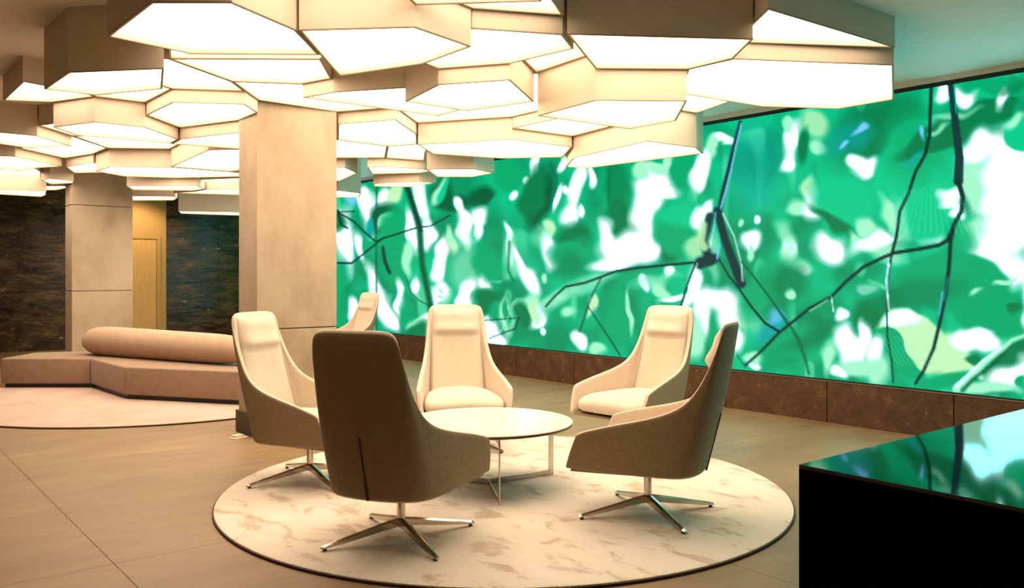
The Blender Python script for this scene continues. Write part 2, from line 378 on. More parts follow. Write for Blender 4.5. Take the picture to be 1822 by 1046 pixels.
#@BLOBS@
SCREEN_BLOBS = [
 # ---- far left part
 (612, 430, 16, 60, 'w'), (655, 380, 16, 40, 'w', -10), (640, 440, 9, 30, 'w', -15), (628, 545, 9, 22, 'w'), (700, 445, 9, 42, 'w', -14), (668, 520, 13, 50, 'w', -14),
 (620, 345, 10, 20, 'b'), (606, 395, 12, 12, 'd'), (640, 350, 10, 20, 'w'), (680, 350, 16, 20, 'w'), (706, 465, 20, 60, 'g'), (690, 560, 14, 34, 'w', -20), (655, 590, 14, 14, 'w'),
 (710, 530, 10, 30, 'w'), (735, 410, 11, 46, 'w', -10), (752, 360, 13, 45, 'w', -8), (762, 420, 12, 26, 'w'), (728, 460, 10, 30, 'm'), (742, 510, 9, 22, 'w'), (720, 560, 10, 34, 'g'),
 (745, 330, 14, 30, 'w', -12), (700, 345, 14, 24, 'y', 30), (680, 390, 24, 28, 'D', 20), (655, 405, 10, 14, 't'), (685, 395, 8, 18, 'm', 30), (700, 420, 20, 50, 'g'),
 (745, 585, 20, 16, 'm'), (760, 575, 16, 20, 'w'), (740, 600, 16, 26, 'd', 30), (600, 500, 14, 40, 'g'), (640, 590, 26, 20, 'g'),
 (790, 345, 22, 26, 'D', -20), (783, 340, 9, 22, 'm', 25), (790, 338, 7, 20, 'G', 25), (815, 360, 24, 14, 'D', -30), (855, 345, 22, 18, 'D', -10), (825, 400, 12, 40, 'w', -4), (850, 385, 17, 20, 'w'), (818, 360, 9, 14, 'w'),
 (785, 450, 10, 36, 'w'), (780, 480, 12, 20, 'w'), (800, 430, 9, 26, 'y', -6), (800, 420, 8, 18, 'm'), (853, 410, 9, 18, 'w'), (826, 480, 26, 50, 'm', 0, .5, .6), (830, 520, 16, 30, 'w', 20), (860, 500, 12, 18, 'w'), (870, 497, 22, 3, 'w', 2), (815, 540, 12, 14, 'w'),
 (780, 530, 17, 30, 'm', 12), (783, 520, 10, 26, 'w', 12), (870, 470, 24, 34, 'g', -20), (870, 540, 28, 24, 'd', 10), (868, 580, 20, 20, 'w', 30), (880, 600, 26, 14, 'w', 20), (885, 555, 20, 22, 'g'),
 # ---- centre-left
 (905, 310, 26, 30, 'g'), (953, 290, 8, 32, 'w', 16), (935, 322, 6, 12, 'w'), (912, 348, 7, 11, 'w', -20), (958, 350, 26, 55, 'D', 14), (950, 340, 20, 46, 'd', 14), (996, 292, 8, 16, 'w', 16), (992, 350, 5, 24, 'w', 16), (1007, 336, 6, 9, 'w'),
 (1025, 330, 12, 50, 'w', 14), (1012, 385, 16, 18, 'w', 10), (1034, 378, 7, 13, 'w'), (1053, 315, 8, 20, 'w', -18), (900, 420, 5, 20, 'w', -4), (906, 450, 6, 24, 'w', -8), (910, 455, 12, 40, 'm', -16, .5, .6), (940, 500, 14, 34, 'w', -28), (925, 470, 7, 30, 'w', -20),
 (978, 400, 11, 14, 'y'), (965, 420, 16, 22, 'm', 0, .4), (972, 448, 17, 34, 'w', -8), (1020, 425, 34, 28, 'd', 10), (1020, 450, 50, 24, 'g'), (1010, 470, 30, 22, 'd', 0, .5, .6), (968, 498, 6, 9, 'm'),
 (902, 560, 12, 36, 'm', -6), (903, 555, 7, 28, 'g', -6), (925, 550, 11, 16, 'm'), (945, 545, 18, 24, 'm', -10), (930, 560, 12, 22, 'd', -10), (955, 565, 14, 20, 'w', 30, .3), (950, 555, 9, 18, 'y'), (962, 590, 5, 10, 'w'), (985, 540, 30, 14, 'm', -35, .4, .8), (1010, 520, 30, 12, 'm', -35, .4, .7), (1010, 560, 14, 8, 'm', -30, .4),
 (1030, 605, 12, 16, 'w', -10), (1062, 620, 18, 14, 'm'), (1048, 540, 8, 18, 'y'),
 # ---- centre
 (1100, 350, 34, 70, 'g', 0), (1105, 390, 28, 36, 'd', -20), (1098, 330, 20, 60, 'd', 0, .4, .7), (1160, 330, 34, 34, 'w', 20), (1175, 310, 44, 14, 'w', 20), (1185, 340, 34, 12, 'w', 6), (1150, 380, 26, 50, 'w', 10), (1120, 440, 52, 30, 'w', -10), (1085, 430, 14, 40, 'w', -18), (1090, 470, 44, 14, 'w', -12), (1150, 450, 26, 22, 'w'),
 (1140, 300, 16, 14, 'm'), (1175, 300, 20, 12, 'm', 20), (1178, 280, 16, 10, 'g'), (1220, 300, 24, 50, 'g'), (1247, 308, 10, 34, 'w', 14), (1190, 285, 6, 26, 'm'), (1210, 400, 46, 38, 'g', -30), (1205, 390, 40, 30, 'G', -30), (1195, 440, 18, 34, 'd', 35), (1215, 430, 28, 26, 'g', 40), (1195, 425, 30, 30, 'g'),
 (1188, 486, 10, 12, 'w'), (1146, 504, 8, 12, 'w'), (1110, 500, 24, 12, 'g'), (1165, 500, 40, 8, 'm', -10, .5, .6), (1195, 530, 26, 8, 'w', -6), (1175, 515, 20, 10, 'm', 30), (1100, 560, 24, 60, 'g'), (1120, 555, 5, 40, 'm', 0), (1060, 535, 8, 18, 'y'), (1060, 500, 30, 10, 'm', -20, .5, .7),
 (1228, 520, 12, 50, 'w', 10), (1246, 530, 26, 12, 'w'), (1245, 390, 16, 24, 'w', 10), (1262, 372, 10, 20, 'w', 20), (1240, 440, 20, 24, 'y', 20, .3, .8),
 # ---- right of the knot
 (1278, 240, 16, 7, 'w'), (1293, 249, 10, 10, 'w'), (1262, 262, 12, 26, 'm', 10), (1270, 250, 8, 8, 'm'), (1244, 300, 14, 34, 'w', 12), (1340, 300, 46, 70, 't', 0, .4, .45), (1406, 250, 16, 32, 'w', 20), (1398, 290, 12, 18, 'w', 20), (1400, 225, 8, 14, 'm', -30), (1450, 220, 28, 22, 'y', 20, .3, .8), (1458, 260, 16, 14, 'm', 30),
 (1430, 260, 10, 30, 'd', 10), (1440, 330, 14, 20, 'y', 0, .3, .9), (1420, 370, 22, 18, 'm'), (1448, 365, 20, 30, 'w'), (1347, 392, 7, 9, 'w'), (1313, 395, 5, 8, 'm'), (1334, 428, 19, 18, 'w', 0, .25), (1330, 450, 8, 18, 'm'), (1402, 440, 17, 22, 'w'), (1402, 455, 20, 26, 'm', -20, .3, .7), (1428, 476, 16, 18, 'm', -30), (1430, 485, 9, 12, 'w'), (1478, 442, 30, 26, 'w', 25), (1400, 415, 24, 14, 'm', 40, .4, .8),
 (1500, 350, 50, 60, 'G', -30), (1480, 390, 46, 10, 'd', 35, .4), (1560, 240, 80, 60, 'd', -28, .35, .9), (1510, 245, 40, 26, 't', -35, .4, .6), (1505, 257, 10, 5, 'b', -35), (1530, 230, 16, 5, 'b', -40), (1545, 300, 26, 18, 'w', -15), (1525, 290, 16, 14, 'w'),
 (1560, 440, 46, 20, 'm', 20, .3, .9), (1530, 430, 30, 10, 'm', 40, .3), (1560, 430, 46, 16, 'w', -18, .3), (1640, 415, 40, 14, 'w', 15, .3), (1540, 400, 22, 16, 'm', 40),
 (1270, 530, 40, 22, 'w', 10), (1295, 560, 30, 30, 'w', 40), (1300, 600, 18, 30, 'w', -20), (1262, 580, 20, 34, 'g'), (1250, 560, 14, 40, 'w'), (1230, 600, 20, 40, 'm'), (1330, 560, 20, 40, 'm', -20, .5, .5), (1268, 460, 10, 40, 'm', 0, .4, .6),
 (1360, 510, 30, 60, 'g', 35), (1400, 500, 30, 40, 'd', 35, .4, .8), (1375, 570, 16, 12, 'b', -30, .5), (1365, 590, 30, 14, 't', -40, .5), (1402, 520, 12, 10, 'm'), (1345, 650, 14, 8, 'w'), (1340, 640, 20, 10, 'm'), (1420, 610, 60, 26, 'g', -25), (1440, 600, 50, 14, 'd', -30, .5, .7), (1470, 560, 30, 40, 'd', 20, .4, .6),
 (1500, 610, 22, 34, 'w', -14), (1495, 560, 12, 12, 'w'), (1520, 630, 26, 30, 'w', -10), (1530, 655, 40, 16, 'm'), (1490, 665, 14, 10, 'w'), (1470, 640, 12, 30, 'm', 0, .4), (1540, 570, 30, 24, 'd', -10, .4),
 # ---- big leaves at right
 (1640, 320, 85, 110, 'G', 10, .06), (1630, 260, 60, 60, 'g', 10, .4, .8), (1660, 375, 44, 44, 'G', 0, .3, .8), (1690, 235, 100, 22, 'd', -24, .12), (1760, 195, 60, 20, 'd', -16, .15), (1700, 205, 40, 6, 'm', -18, .5, .7), (1672, 230, 20, 4, 'm', -30, .5, .8), (1625, 285, 20, 6, 't', -40, .4, .9),
 (1640, 240, 4, 12, 'b', 0, .5), (1680, 165, 20, 14, 'w'), (1712, 170, 20, 16, 'w', 30), (1760, 150, 50, 16, 'g'), (1785, 170, 12, 22, 'w', 20), (1810, 150, 16, 20, 'g'), (1800, 155, 30, 12, 'd', -20, .4, .6),
 (1780, 300, 70, 70, 'w', 30), (1790, 350, 60, 60, 'w'), (1730, 290, 24, 40, 'm', 30, .4), (1740, 260, 40, 20, 'w', -30), (1810, 400, 40, 60, 'w'), (1735, 340, 16, 34, 'm', -8, .4), (1815, 235, 34, 30, 'G', 30, .08), (1805, 215, 24, 10, 'm', -20, .4),
 (1690, 350, 26, 14, 'w', -20), (1700, 375, 14, 14, 'w', 30), (1712, 330, 14, 16, 'm'), (1755, 430, 40, 40, 'w', 20), (1780, 470, 60, 30, 'w', 30), (1730, 410, 24, 20, 'm', 0, .4), (1600, 400, 14, 44, 'm', -10, .4, .6), (1580, 380, 10, 30, 'm', -20, .4),
 (1720, 510, 90, 60, 'g', 25, .06), (1660, 500, 90, 36, 'g', 0, .2), (1760, 560, 64, 44, 'g', 20, .1), (1640, 520, 70, 26, 'd', -8, .4, .6), (1560, 540, 44, 20, 'd', -15, .4, .8), (1800, 550, 12, 9, 'd'), (1735, 518, 14, 5, 'm', -20, .5), (1540, 510, 14, 8, 'w', 10), (1558, 505, 18, 6, 'm', 30, .4),
 (1545, 510, 26, 18, 'g', 0, .4, .5), (1790, 500, 20, 4, 'm', -20), (1830, 540, 14, 50, 'w'), (1705, 425, 30, 30, 'g', 0, .3, .8),
 (1625, 610, 76, 50, 'y', 25, .07), (1600, 570, 34, 16, 'w', -4, .3), (1690, 620, 30, 30, 'y', 0, .2), (1582, 620, 48, 26, 'g', 42, .06), (1600, 640, 50, 20, 'g', 40, .1), (1700, 650, 40, 24, 'y', 0, .3), (1720, 605, 26, 16, 'w', 10), (1755, 615, 30, 16, 'w', 10), (1745, 600, 24, 14, 'w'),
 (1727, 640, 16, 10, 'd'), (1680, 680, 60, 12, 'g', -12), (1790, 640, 50, 14, 'd', -30, .2), (1790, 670, 40, 24, 'w', -15), (1760, 690, 50, 12, 'm'), (1820, 660, 20, 26, 'w'), (1560, 660, 20, 30, 'm', 0, .4), (1556, 620, 12, 26, 'w'), (1535, 600, 12, 30, 'w'), (1818, 680, 10, 10, 'g'), (1740, 665, 12, 5, 'm', 40),
]
SCREEN_LINES = [
 ([(600, 468), (625, 468), (650, 448), (680, 424), (700, 418), (740, 405), (765, 402), (800, 383)], 4, 2.5, 'k'),
 ([(600, 377), (630, 395), (650, 415), (668, 430), (680, 424)], 3, 3, 'k'), ([(600, 377), (630, 376)], 2, 2, 'k'),
 ([(670, 320), (668, 420), (669, 520), (668, 600)], 3, 4, 'D', 1.5, .9),
 ([(720, 325), (735, 370), (746, 410), (750, 470), (760, 520), (768, 560)], 10, 12, 'D', 3),
 ([(722, 325), (737, 370), (748, 410)], 6, 6, 'k', 3, .8),
 ([(600, 375), (606, 400), (618, 406)], 5, 3, 'k'), ([(680, 440), (684, 465), (692, 485)], 6, 7, 'n', 2),
 ([(720, 490), (730, 520), (745, 535), (765, 545)], 2, 2, 'D'),
 ([(860, 570), (890, 568), (915, 566)], 2, 2, 'k'), ([(870, 602), (895, 592), (915, 585), (922, 565)], 2, 3, 'k'),
 ([(970, 545), (985, 528), (1005, 510), (1040, 503), (1070, 492), (1095, 482), (1130, 477), (1180, 472), (1232, 467)], 4, 5, 'k'),
 ([(1068, 495), (1050, 530), (1040, 560), (1030, 590)], 3, 3, 'k', 1.5, .8), ([(1045, 545), (1065, 575), (1085, 605), (1102, 632)], 2, 3, 'k', 1.5, .8),
 ([(978, 290), (990, 320), (985, 350)], 3, 2, 'D', 2, .7), ([(905, 430), (903, 480), (912, 500)], 4, 3, 'D', 2, .9), ([(1083, 300), (1082, 360)], 5, 4, 'D', 3, .6),
 ([(885, 600), (905, 560), (900, 530)], 1.5, 1.5, 'w', 1, .8),
 # knot and dark leaf
 ([(1316, 217), (1305, 260), (1296, 300), (1286, 340), (1278, 380)], 7, 11, 'n', 1.5),
 ([(1318, 219), (1308, 262), (1300, 300), (1290, 340), (1280, 375)], 3, 4, 'b', 1),
 ([(1262, 385), (1250, 430), (1262, 465)], 16, 18, 'n', 3), ([(1250, 400), (1246, 430), (1252, 440)], 16, 16, 'y', 3, .85), ([(1275, 375), (1290, 430), (1305, 470), (1318, 505)], 16, 18, 'n', 2),
 ([(1245, 468), (1270, 460)], 24, 20, 'n', 3), ([(1285, 380), (1305, 420), (1318, 470), (1320, 500)], 3, 3, 'w', 1, .8), ([(1270, 400), (1262, 440)], 2, 3, 'w', 1, .7), ([(1272, 378), (1268, 420)], 3, 2, 'b', 1, .8),
 ([(1238, 465), (1228, 490), (1218, 520), (1208, 552)], 4, 5, 'k'), ([(1240, 468), (1230, 495), (1224, 510)], 2, 3, 'w', 1, .9),
 ([(1275, 455), (1295, 490), (1315, 515), (1335, 545), (1360, 575), (1385, 590)], 3, 5, 'k'), ([(1278, 435), (1275, 460)], 4, 4, 'b'),
 ([(1318, 465), (1340, 492), (1365, 525), (1385, 553), (1400, 575)], 3, 5, 'D'), ([(1402, 575), (1420, 605), (1432, 640), (1438, 665)], 6, 5, 'D', 2, .8),
 ([(1325, 650), (1350, 628), (1385, 592), (1410, 572), (1440, 548), (1478, 528), (1505, 500), (1535, 475), (1570, 458), (1590, 450), (1640, 442), (1670, 436), (1685, 427), (1692, 410)], 5, 8, 'k'),
 ([(1478, 528), (1482, 555)], 2, 2, 'w', 1), ([(1440, 553), (1472, 533)], 2, 2, 'm', 1), ([(1310, 632), (1325, 652)], 3, 3, 'D', 1.5, .7),
 # stems at right
 ([(1656, 150), (1654, 200), (1653, 240), (1645, 275), (1628, 305), (1615, 345), (1600, 375), (1594, 420), (1586, 450)], 7, 6, 'k'),
 ([(1586, 450), (1578, 500), (1577, 560), (1578, 600), (1585, 640), (1588, 680)], 4, 3, 'k'), ([(1580, 470), (1576, 500), (1580, 550)], 5, 3, 'w', 1.5), ([(1578, 475), (1577, 520)], 3, 3, 'b', 1.5, .6),
 ([(1690, 150), (1698, 210), (1706, 280), (1704, 322)], 12, 20, 'n', 1.5), ([(1697, 155), (1700, 200)], 3, 3, 't'),
 ([(1704, 322), (1712, 350), (1710, 375), (1696, 400), (1690, 430), (1688, 470), (1682, 520), (1672, 570), (1660, 620), (1642, 660), (1628, 682)], 10, 6, 'k', 1.5),
 ([(1676, 520), (1670, 560)], 4, 3, 'b', 2, .8), ([(1686, 495), (1678, 535)], 3, 3, 't', 2, .8),
 ([(1830, 594), (1800, 605), (1780, 622), (1750, 645), (1725, 670), (1700, 692)], 6, 16, 'm', 2), ([(1830, 603), (1800, 615), (1770, 645), (1730, 675), (1712, 694)], 4, 9, 'D', 2, .8), ([(1780, 618), (1745, 645), (1700, 688)], 3, 5, 'w', 2),
]
SCREEN_LINES += [([(1655 + math.sin(a) * 60, 330 + abs(a) * 10), (1655 + math.sin(a) * 130, 415)], 1.2, 2, 'm', 1.2, .35) for a in [x * .09 for x in range(-9, 10)]]
SCREEN_LINES += [([(1560 + i * 9, 590 + i * 2), (1598 + i * 7, 650)], 1, 1.5, 'm', 1, .4) for i in range(10)]
SCREEN_LINES += [([(786 + 0 * i, 565 - i * 9), (774 + i, 575 - i * 12)], 1.5, 1.5, 'd', 1, .8) for i in range(6)]
screen()

# ------------------------------------------------------------------ lamp canopy
K = [1.511, 1.403, 1.295, 1.187, 1.079, .971]
def q(l, pts): return [((px - CX) / F * (K[l] * F / (HY - y)), K[l] * F / (HY - y)) for px, y in pts]
CELLS = [
 (2, [(-2.22,4.68),(-1.73,4.09),(-1.34,4.09),(-1.15,4.56),(-1.14,5.08),(-1.90,5.06)], 'largest cream lamp box at top left, lowest in front, with a broad six-sided glowing underside'),
 (2, [(-1.14,4.56),(-.51,4.50),(-.23,4.89),(-.55,5.30),(-1.14,5.63)], 'cream lamp box right of the largest top-left one, glowing underside pointed towards the big column'),
 (0, [(-2.22,4.70),(-1.90,5.06),(-1.14,5.08),(-1.14,5.63),(-1.35,6.05),(-2.42,6.03),(-2.18,5.41)], 'recessed lamp box seen as a thin strip just behind the largest top-left lamp'),
 (0, [(-2.42,6.03),(-1.35,6.05),(-1.40,6.64),(-1.68,6.84),(-2.21,6.75)], 'shallow lamp box with wide flat glow behind the thin strip at top left'),
 (0, [(-2.42,6.03),(-2.21,6.75),(-2.22,7.11),(-2.79,7.02),(-3.03,6.25),(-2.46,6.02)], 'shallow lamp box showing a white triangle left of the big column top'),
 (2, [(-3.30,6.02),(-2.87,5.52),(-2.20,5.41),(-2.46,6.02),(-3.03,6.23)], 'deep lamp box at upper left with a brown unlit side and wide glowing underside'),
 (0, [(-4.46,7.48),(-3.86,6.74),(-3.57,7.20),(-3.57,7.32),(-4.06,7.56)], 'lamp box at the far upper left corner of the canopy, pointed glow beside the ceiling'),
 (0, [(-3.03,6.25),(-2.79,7.02),(-3.25,7.58),(-3.57,7.31),(-3.55,7.18),(-3.3,6.6)], 'lamp box glimpsed as a small white triangle behind the deep upper-left lamp'),
 (1, [(-3.25,7.59),(-2.79,7.02),(-2.22,7.11),(-2.22,7.47),(-2.50,7.85),(-3.21,8.26)], 'six-sided lamp box immediately left of the big column top'),
 (2, [(-4.07,7.58),(-3.58,7.33),(-3.26,7.60),(-3.23,8.28),(-3.42,8.56),(-4.10,8.05)], 'lamp box with two bright cream faces left of the one touching the big column'),
 (1, [(-.23,4.90),(.30,5.03),(.39,5.35),(-.01,5.73),(-.51,5.88),(-.62,5.66),(-.55,5.30)], 'lamp box at top centre with a wide bright underside, left of the big brown-sided one'),
 (0, [(-.51,4.50),(.15,4.43),(.31,5.02),(-.23,4.89)], 'lamp box cut by the top edge at centre, a thin glowing wedge'),
 (1, [(.32,5.02),(1.45,5.13),(1.45,5.59),(1.21,5.89),(.57,5.87)], 'big brown-sided lamp box at top centre right, trapezoid glowing underside'),
 (0, [(.39,5.35),(.57,5.88),(.18,6.46),(-.01,5.73)], 'small kite-shaped lamp box tucked high between three lower lamps at centre'),
 (2, [(-.81,6.46),(-.51,5.88),(-.01,5.73),(.17,6.46),(-.36,6.84)], 'five-sided low lamp box at the centre of the canopy, above the armchair behind the table'),
 (3, [(.19,6.46),(.57,5.88),(1.21,5.90),(1.28,6.66),(.97,7.05)], 'deep low lamp box hanging below the big brown-sided one'),
 (1, [(-1.68,6.84),(-1.38,6.63),(-.81,6.47),(-.36,6.84),(-.46,7.38),(-.66,7.65)], 'long pointed lamp box starting above the right edge of the big column'),
 (2, [(-.95,8.62),(0,8.29),(.62,8.79),(.57,9.56),(-.13,9.66),(-.87,9.29)], 'wide low lamp box over the screen at centre, flat back edge against the green'),
 (1, [(0,8.28),(.97,7.06),(1.22,7.69),(.62,8.78)], 'diamond-shaped lamp box between the deep low lamp and the wide one over the screen'),
 (0, [(-1.06,7.82),(-.66,7.65),(-.46,7.38),(-.36,6.84),(.18,6.46),(.97,7.05),(0,8.28),(-.96,8.61)], 'high lamp box seen as a white band behind the five-sided centre lamp'),
 (1, [(-1.64,8.05),(-1.06,7.82),(-.96,8.62),(-1.03,9.32),(-1.38,9.48),(-1.84,9.0)], 'lamp box with a big bright underside directly right of the big column'),
 (1, [(1.21,5.89),(1.45,5.60),(2.58,5.77),(3.09,6.91),(2.79,7.31),(2.10,7.21),(1.29,6.67)], 'rightmost lamp box, long bright underside reaching out over the screen'),
 (0, [(1.46,4.88),(2.57,5.73),(1.45,5.60)], 'triangular lamp box at upper right with a grey-green outer side'),
 (0, [(1.28,6.66),(2.10,7.21),(1.92,7.54),(1.75,8.09),(1.22,7.68),(.98,7.06)], 'lamp box showing a small white triangle beneath the rightmost lamp'),
 (3, [(.60,9.55),(.63,8.81),(1.22,7.69),(1.75,8.10),(1.90,8.48),(.83,9.71)], 'low lamp box nearest the screen at centre right, with wide angled cream faces'),
 (3, [(-.98,9.8),(-.44,9.76),(-.21,10.14),(-.48,10.56),(-.93,10.56)], 'small low lamp box with a teal-lit right side hanging before the screen'),
 (0, [(-2.21,6.75),(-1.68,6.84),(-.66,7.65),(-1.06,7.82),(-1.23,7.86),(-1.64,8.02),(-2.22,7.47)], 'lamp box resting against the top front of the big column'),
 (1, [(-1.84,9.0),(-1.38,9.48),(-1.54,10.41),(-2.3,10.4),(-2.5,9.6)], 'lamp box half hidden by the right side of the big column, large white underside'),
 (1, [(-1.38,9.48),(-1.03,9.32),(-.87,9.33),(-1.0,9.9),(-1.09,10.67),(-1.54,10.41)], 'narrow white-bottomed lamp box behind the wide one over the screen'),
 (2, [(-1.77,10.45),(-1.54,10.43),(-1.08,10.7),(-1.02,10.85),(-1.2,11.07),(-1.84,11.2)], 'small lamp box over the far screen with a long bright lower edge'),
 (3, [(-1.85,11.4),(-1.75,11.3),(-1.21,11.12),(-.99,11.2),(-1.4,11.8),(-1.9,11.7)], 'lowest small lamp box in front of the far screen, teal on its right side'),
 (2, [(-2.5,10.45),(-2.05,10.5),(-2.0,11.07),(-2.45,12.1),(-2.9,11.3)], 'lamp box by the right side of the big column with a teal-lit face'),
 (3, [(-3.2,12.6),(-2.5,12.3),(-2.25,12.75),(-2.4,13.4),(-3.1,13.4)], 'lowest far lamp box seen just right of the big column'),
 (2, [(-3.21,8.27),(-2.50,7.86),(-2.36,8.5),(-2.85,8.93),(-3.42,8.57)], 'lamp box behind the six-sided one left of the big column, white wedge underside'),
 (0, [(-4.84,8.74),(-4.10,8.38),(-3.42,8.58),(-3.9,9.2),(-4.84,9.44)], 'high lamp box seen left of the two-faced bright lamp as a yellowish strip'),
 (1, [(-5.4,8.35),(-5.11,8.54),(-4.86,8.75),(-4.87,9.46),(-5.43,9.61),(-5.6,9.2)], 'lamp box at the left picture edge, second row, white underside'),
 (0, [(-4.84,9.45),(-3.9,9.2),(-3.45,8.6),(-3.2,9.0),(-4.16,10.40),(-4.89,10.33)], 'high lamp box forming a white strip above the long cream face at left'),
 (0, [(-5.43,9.62),(-4.86,9.46),(-4.89,10.33),(-5.31,10.84),(-5.89,11.25),(-5.95,10.35)], 'high diamond-shaped lamp box above the far column'),
 (2, [(-5.3,10.88),(-4.93,10.45),(-4.17,10.48),(-3.62,10.94),(-3.3,11.4),(-4.59,11.65),(-5.2,11.45)], 'long low lamp box, wide cream face, right of far column top'),
 (2, [(-4.16,10.42),(-3.2,9.0),(-2.85,8.95),(-2.4,8.75),(-2.7,10.2),(-3.6,10.9)], 'broad white lamp box left of the big column, above the long cream face'),
 (1, [(-5.32,10.86),(-5.90,11.30),(-6.15,12.0),(-5.6,11.9),(-5.25,11.5)], 'small lamp box in front of the far column top'),
 (1, [(-6.25,10.2),(-5.99,10.31),(-5.92,11.25),(-6.33,11.41),(-6.77,11.72),(-6.95,11.2)], 'lamp box at the left edge with a narrow right face, third row'),
 (2, [(-6.56,11.9),(-6.35,11.75),(-6.16,12.02),(-6.3,12.3),(-6.75,12.5)], 'little lamp box left of the far column top'),
 (3, q(3, [(-40,336),(0,338),(83,341),(83,347),(75,350.5),(0,346),(-40,343)]), 'lowest slab-like lamp box at the left edge over the dark wall'),
 (2, q(2, [(-40,331.5),(0,332),(95,331),(119,331),(118,335),(100,338.5),(40,338),(-40,337)]), 'thin lamp box above the lowest one at the left edge'),
 (1, q(1, [(-60,301),(0,302.5),(32,306),(66,301.5),(73,306),(74,318),(0,319.6),(-60,317)]), 'white strip lamp box at the left edge, between cream faces'),
 (3, q(3, [(225,331.5),(352,331.5),(365,336),(345,339.5),(235,338)]), 'thin far lamp box directly right of the far column'),
 (2, q(2, [(352,320),(427,317),(470,318),(470,331),(427,332),(368,327)]), 'far lamp box touching the left edge of the big column, thin white underside'),
 (3, q(3, [(368,337.5),(427,337),(470,338),(470,346),(426,347),(308,343.5),(345,341)]), 'far lamp box low beside the big column, above the deepest one'),
 (3, q(3, [(228,349),(312,350),(316,353),(310,356.5),(228,357)]), 'far lamp box above the oak door'),
 (4, q(4, [(317,376),(470,379),(500,386),(427,383.5),(321,380)]), 'deepest far lamp box hanging over the teal-lit dark wall'),
 (1, [(-.51,4.48),(-.62,3.95),(-.1,3.6),(.3,3.9),(.15,4.42)], 'lamp box cut off by the top edge at centre, only its back rim showing'),
]
# boxes of the same canopy out of view; the nearest is added to brighten the rug
EXTRA = [
 (0, [(-5.9, 13.15), (-4.6, 13.1), (-4.7, 13.95), (-5.9, 14.0)], 'hidden far lamp box between the rows left of the big column'),
 (0, [(-4.55, 13.15), (-3.3, 13.1), (-3.2, 14.6), (-4.65, 14.6)], 'hidden far lamp box before the deepest one left of the big column'),
 (0, [(-1.0,3.69),(-.62,3.94),(-.1,3.59),(-.3,2.95),(-.95,2.95)], 'lamp box nearest the viewer, above the top edge of the picture'),
 (0, [(-1.34,4.07),(-1.15,4.54),(-.53,4.49),(-.62,3.97),(-1.0,3.7)], 'lamp box above the top edge, lighting the faces of its neighbours')]
LEV = H
for ci, (lv, pts, lab) in enumerate(CELLS + EXTRA):
    rp = [R(*p) for p in pts]
    if area2(rp) < 0: rp = rp[::-1]
    rp = inset(rp, 0.003)
    cx = sum(p[0] for p in rp) / len(rp); cy = sum(p[1] for p in rp) / len(rp)
    zb = H + K[lv]
    loc = [(x - cx, y - cy) for x, y in rp]
    t = thing('faceted_ceiling_lamp', lab, 'ceiling lamp', (cx, cy, zb), 0, 'faceted lamp boxes of the ceiling canopy')
    top = HC - zb; T = 0.011; n = len(loc)
    inn = inset(loc, T)
    bm = bmesh.new()
    rings = [[bm.verts.new((x, y, z)) for x, y in pp] for pp, z in ((loc, .005), (loc, top), (inn, top), (inn, .005))]
    for a in range(4):
        A, B = rings[a], rings[(a + 1) % 4]
        for i in range(n): bm.faces.new((A[i], A[(i + 1) % n], B[(i + 1) % n], B[i]))
    obj('shade', bm, M['shade'], t)
    bm = bmesh.new(); o1 = inset(loc, -.001); i1 = inset(loc, T + .002)
    rings = [[bm.verts.new((x, y, z)) for x, y in pp] for pp, z in ((o1, 0), (o1, .006), (i1, .006), (i1, 0))]
    for a in range(4):
        A, B = rings[a], rings[(a + 1) % 4]
        for i in range(n): bm.faces.new((A[i], A[(i + 1) % n], B[(i + 1) % n], B[i]))
    obj('rim', bm, M['rim'], t)
    bm = bmesh.new(); prism(bm, inset(loc, T + .0005), .035, .041)
    bmesh.ops.triangulate(bm, faces=[f for f in bm.faces if len(f.verts) > 4])
    obj('diffuser', bm, M['diffuser'], t)

# warm downlight washing the oak door, tucked behind the canopy
t = thing('recessed_downlight', 'small recessed downlight in the ceiling before the oak door', 'downlight', (4.75, 17.1, HC))
bm = bmesh.new(); lathe(bm, [(.055, -.012), (.06, -.012), (.06, -.0005), (.055, -.0005)], 32); obj('ring', bm, M['frame_metal'], t)
ld = bpy.data.lights.new('downlight_beam', 'SPOT'); ld.energy = 120; ld.color = (1, .72, .4); ld.spot_size = math.radians(120); ld.spot_blend = .6; ld.shadow_soft_size = .05
lo = bpy.data.objects.new('downlight_beam', ld); C.objects.link(lo); lo.parent = t; lo.location = (0, 0, -.05); lo.rotation_euler = (math.radians(18), 0, 0)

# ------------------------------------------------------------------ rugs
def rug(x, d, r, m, label):
    X, Y = R(x, d)
    t = thing('round_rug', label, 'rug', (X, Y, 0))
    bm = bmesh.new(); lathe(bm, [(r - .007, .0), (r - .007, .012), (r - .009, .018), (r - .03, .021)], 160)
    obj('pile', bm, m, t)
    bm = bmesh.new(); n = 160; rings = []
    for rr, z in ((r - .006, 0), (r, 0.0), (r, .013), (r - .006, .014)):
        rings.append([bm.verts.new((rr * math.cos(2 * math.pi * i / n), rr * math.sin(2 * math.pi * i / n), z)) for i in range(n)])
    for a in range(4):
        A, B = rings[a], rings[(a + 1) % 4]
        for i in range(n): bm.faces.new((A[i], A[(i + 1) % n], B[(i + 1) % n], B[i]))
    obj('edge_binding', bm, M['rug_edge'], t)
rug(-.05, 5.73, 1.85, M['rug'], 'large round mottled cream rug under the armchairs and table')
rug(-4.2, 10.22, 2.28, M['rug_pink'], 'round blush pink rug under the brown sofa')
RZ = .021

